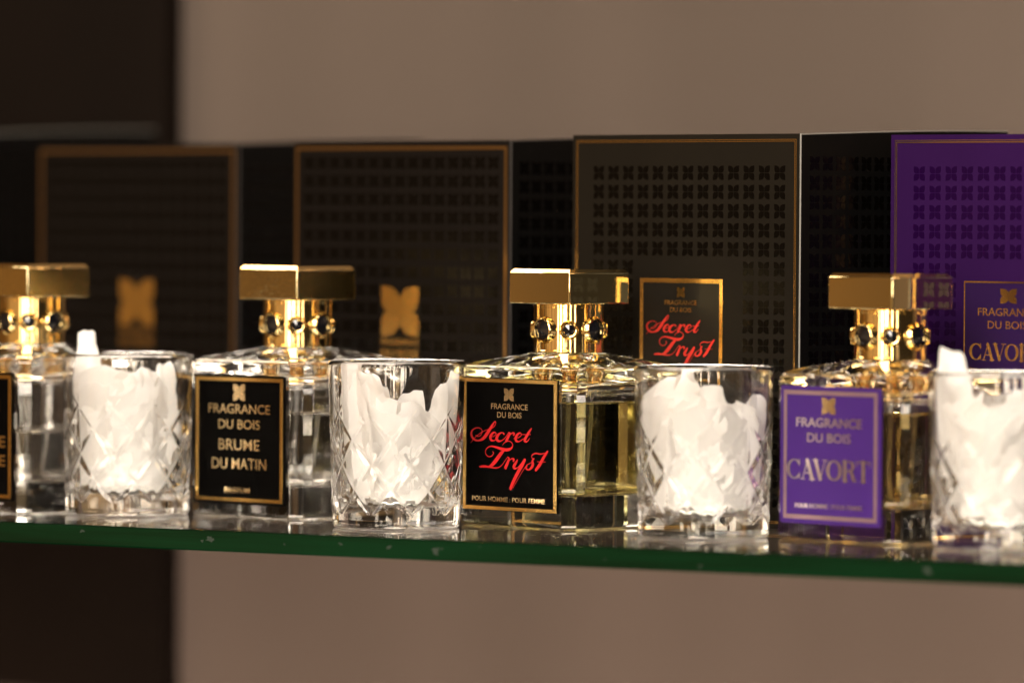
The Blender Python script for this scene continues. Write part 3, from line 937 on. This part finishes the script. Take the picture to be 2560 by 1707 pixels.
def tissue(label, loc, seed, tops, flaps, strips=9, spread=1.0, rmax=1.0, petal_n=4, petal_a=(170, 375)):
    """tops: (angle in degrees, height) pairs for the outer crumpled sheet; flaps: (ang, r, z0, z1, width, lean_x, lean_y, turn)"""
    rg = np.random.RandomState(seed)
    vs = []; fs = []
    A = np.array([t_[0] for t_ in tops] + [tops[0][0] + 360.0]); Hh = np.array([t_[1] for t_ in tops] + [tops[0][1]], float)

    folds = []
    for k in range(15):
        a = rg.uniform(0, 2 * PI); ph = rg.uniform(0, 2 * PI)
        folds.append((math.cos(ph), math.sin(ph), rg.uniform(-1.6, 1.6), rg.uniform(-1.6, 1.6), rg.uniform(.35, 1.0)))

    def crumple(u, v):
        s = 0
        for cx, cyy, ou, ov, am in folds:
            s += am * abs(cx * (u - ou) + cyy * (v - ov)) * (1 if am > .65 else -1)
        return s

    def sheet(nu, nv, pos):
        k0 = len(vs)
        for i in range(nu + 1):
            for j in range(nv + 1):
                vs.append(tuple(pos(i / nu, j / nv)))
        for i in range(nu):
            for j in range(nv):
                a = k0 + i * (nv + 1) + j
                fs.append((a, a + 1, a + nv + 2)); fs.append((a, a + nv + 2, a + nv + 1))

    def clampv(x, y, z, lim=1.0):
        z = max(z, 12.8)
        if z < 94:
            R = inner_r(z) * lim; r = math.hypot(x, y)
            if r > R:
                x *= R / r; y *= R / r
        return (x, y, z)

    # outer crumpled shell, two layers
    for layer, (rs, hs) in enumerate(((0.92 * rmax, 0.97), (0.66 * rmax, 0.95), (0.36 * rmax, 0.9))):
        cr = [[crumple(math.cos(u * 2 * PI) * 1.1 + layer, v * 2.6 - 1.3 + math.sin(u * 2 * PI) * 1.1) for v in np.linspace(0, 1, 16)] for u in np.linspace(0, 1, 45)]
        cr = np.array(cr); cr = (cr - cr.mean()) / cr.std()
        jit = rg.normal(0, .27, (45, 16)); jan = rg.uniform(-2.5, 2.5, (45, 16)); jz = rg.uniform(-1.2, 1.2, (45, 16))

        def pos(u, v, layer=layer, rs=rs, hs=hs, cr=cr, jit=jit, jan=jan, jz=jz):
            ang = u * 360
            h = np.interp((ang - A[0]) % 360 + A[0], A, Hh) * hs
            i_ = int(round(u * 44)) % 44; j_ = int(round(v * 15))
            cij = cr[i_, j_] * .85 + jit[i_, j_]
            ang += jan[i_, j_] * (0 if i_ == 0 else 1)
            c2 = mnoise.noise(Vector((math.cos(rad(ang)) * 2.6, math.sin(rad(ang)) * 2.6, v * 5 + seed + layer * 9)))
            c3 = abs(mnoise.noise(Vector((math.cos(rad(ang)) * 6, math.sin(rad(ang)) * 6, v * 7 + seed * 2 + layer * 5))))
            z = 13 + (h - 13) * v + (2.4 * c2 if v > .05 else 0)
            z += jz[i_, j_] if 0 < j_ < 15 else 0
            R = inner_r(min(z, 92)) * rs - 1.5 + 2.5 * cij + 2.4 * c2 - 0.6 * c3
            if v > .8:
                R -= ((v - .8) * 5) ** 2 * rs * 12
                z += 3.5 * mnoise.noise(Vector((math.cos(rad(ang)) * 2, math.sin(rad(ang)) * 2, seed * 3.1 + layer))) * (v - .8) * 5
            return clampv(R * math.cos(rad(ang)), R * math.sin(rad(ang)), z, min(1.0, rs / 0.82))
        sheet(44, 15, pos)

    # folded standing strips
    def strip(ang, r, z0, z1, wd, lx, ly, turn, amp, bend=0.0):
        c = Vector((r * math.cos(rad(ang)), r * math.sin(rad(ang)), 0))
        d = Vector((math.cos(rad(turn)), math.sin(rad(turn)), 0)); nrm = Vector((-d.y, d.x, 0))
        o1 = rg.uniform(0, 9); f1 = rg.uniform(0.7, 1.5); sl = rg.uniform(-5, 5); rt = rg.uniform(.5, 3)

        def pos(u, v):
            ww = wd * (0.72 + 0.28 * math.sin(PI * min(1, v * 1.15))) * (1 - .25 * max(0, v - .85) / .15)
            tri = abs(((u * f1 + o1 * .3 + .25 * v) % 1.0) - .5) * 2 - .5
            tri2 = abs(((v * 3.1 + u * .8 + o1) % 1.0) - .5) * 2 - .5
            jag = (sl * (u - .5) - rt * abs(2 * u - 1) ** 6 + 1.6 * mnoise.noise(Vector((u * 3, o1, seed)))) * v
            p = c + d * ((u - .5) * ww) + nrm * (amp * tri * ww * .22 + amp * tri2 * 1.3 + bend * (v * v) * 14) + Vector((lx * v, ly * v, z0 + (z1 - z0) * v + jag))
            p += Vector((mnoise.noise(p * .16 + Vector((seed, 0, 0))), mnoise.noise(p * .16 + Vector((0, seed, 5))), 0)) * 1.4
            return clampv(p.x, p.y, p.z, 0.995)
        sheet(14, 20, pos)

    for fl in flaps:
        strip(*fl)
    for k in range(petal_n):
        a = petal_a[0] + (petal_a[1] - petal_a[0]) * (k + .5 + rg.uniform(-.3, .3)) / petal_n
        hloc = float(np.interp((a - A[0]) % 360 + A[0], A, Hh))
        strip(a, rg.uniform(22, 25) * rmax, rg.uniform(14, 24), hloc * rg.uniform(.82, 1.0), rg.uniform(21, 31), rg.uniform(-6, 6), rg.uniform(-3, 3), a + 90 + rg.uniform(-24, 24), rg.uniform(.45, .9), rg.uniform(-.2, .1))
    for k in range(strips):
        a = rg.uniform(0, 360); r = rg.uniform(4, 22) * spread
        hloc = float(np.interp((a - A[0]) % 360 + A[0], A, Hh))
        strip(a, r, 15, 15 + (hloc - 15) * rg.uniform(.6, 1.0), rg.uniform(12, 22), rg.uniform(-7, 7), rg.uniform(-7, 7), rg.uniform(0, 360), rg.uniform(.7, 1.3))
    vs = [(x * 1.045, y * 1.045, z * 1.02) for x, y, z in vs]
    o = from_data('crumpled_tissue', vs, fs, TISSUE)
    sharp(o, 26)
    o.location = (loc[0], loc[1], 0.00015)
    return tag(o, label, 'tissue paper', 'crumpled white tissue filling the tumblers')


# angles: 180 = picture left, 0 = right, 270 = towards the viewer
tissue('white crumpled tissue with a rounded knob rising above the glass at upper left, leftmost tumbler', G1, 11,
       [(0, 80), (40, 78), (90, 82), (140, 88), (180, 91), (215, 90), (250, 87), (285, 86), (318, 89), (340, 84)],
       [(196, 22, 40, 108, 17, -2, 0, 8, .7, 0.1), (186, 20, 40, 105, 14, -3, 1, 40, .9, 0.1), (330, 21, 30, 89, 20, 3, 0, 330, .8)], 7, petal_n=3)
tissue('white tissue in upright leaning strips, tumbler between the two black label bottles', G2, 23,
       [(0, 56), (50, 60), (90, 66), (130, 70), (175, 84), (205, 90), (232, 88), (252, 76), (275, 75), (300, 74), (330, 64)],
       [(212, 24, 20, 92, 26, -4, -2, 35, .4), (236, 22, 18, 88, 22, -6, -2, 15, .5), (285, 14, 18, 77, 25, 4, 2, 350, .6),
        (326, 22, 26, 81, 14, 6, 2, 335, .4), (346, 26, 34, 88, 13, 7, 2, 30, .3)], 5, .8, .97, petal_n=2)
tissue('white tissue with one tall smooth column, tumbler right of the red script bottle', G3, 37,
       [(0, 77), (35, 72), (70, 74), (100, 78), (140, 84), (180, 84), (210, 90), (240, 90), (268, 85), (295, 82), (318, 76), (340, 78)],
       [(275, 22, 17, 84, 25, 1, 1, 2, .35, -.1), (232, 24, 18, 91, 22, 4, 2, 35, .5), (200, 26, 26, 84, 14, 1, 1, 85, .5), (318, 23, 18, 74, 20, 5, 1, 330, .8), (345, 25, 22, 79, 18, 4, 2, 20, .7)], 5, petal_n=2)
tissue('white tissue with a flat strip sticking out at upper left, tumbler at the right edge', G4, 53,
       [(0, 88), (40, 84), (90, 84), (140, 86), (180, 88), (215, 82), (245, 76), (270, 80), (300, 90), (330, 91)],
       [(196, 23, 38, 106.5, 23, -4, 0, 10, .22, 0.0), (312, 23, 24, 91, 27, 3, 0, 345, .4), (258, 22, 18, 76, 20, 0, 1, 350, .8)], 8, petal_n=3)
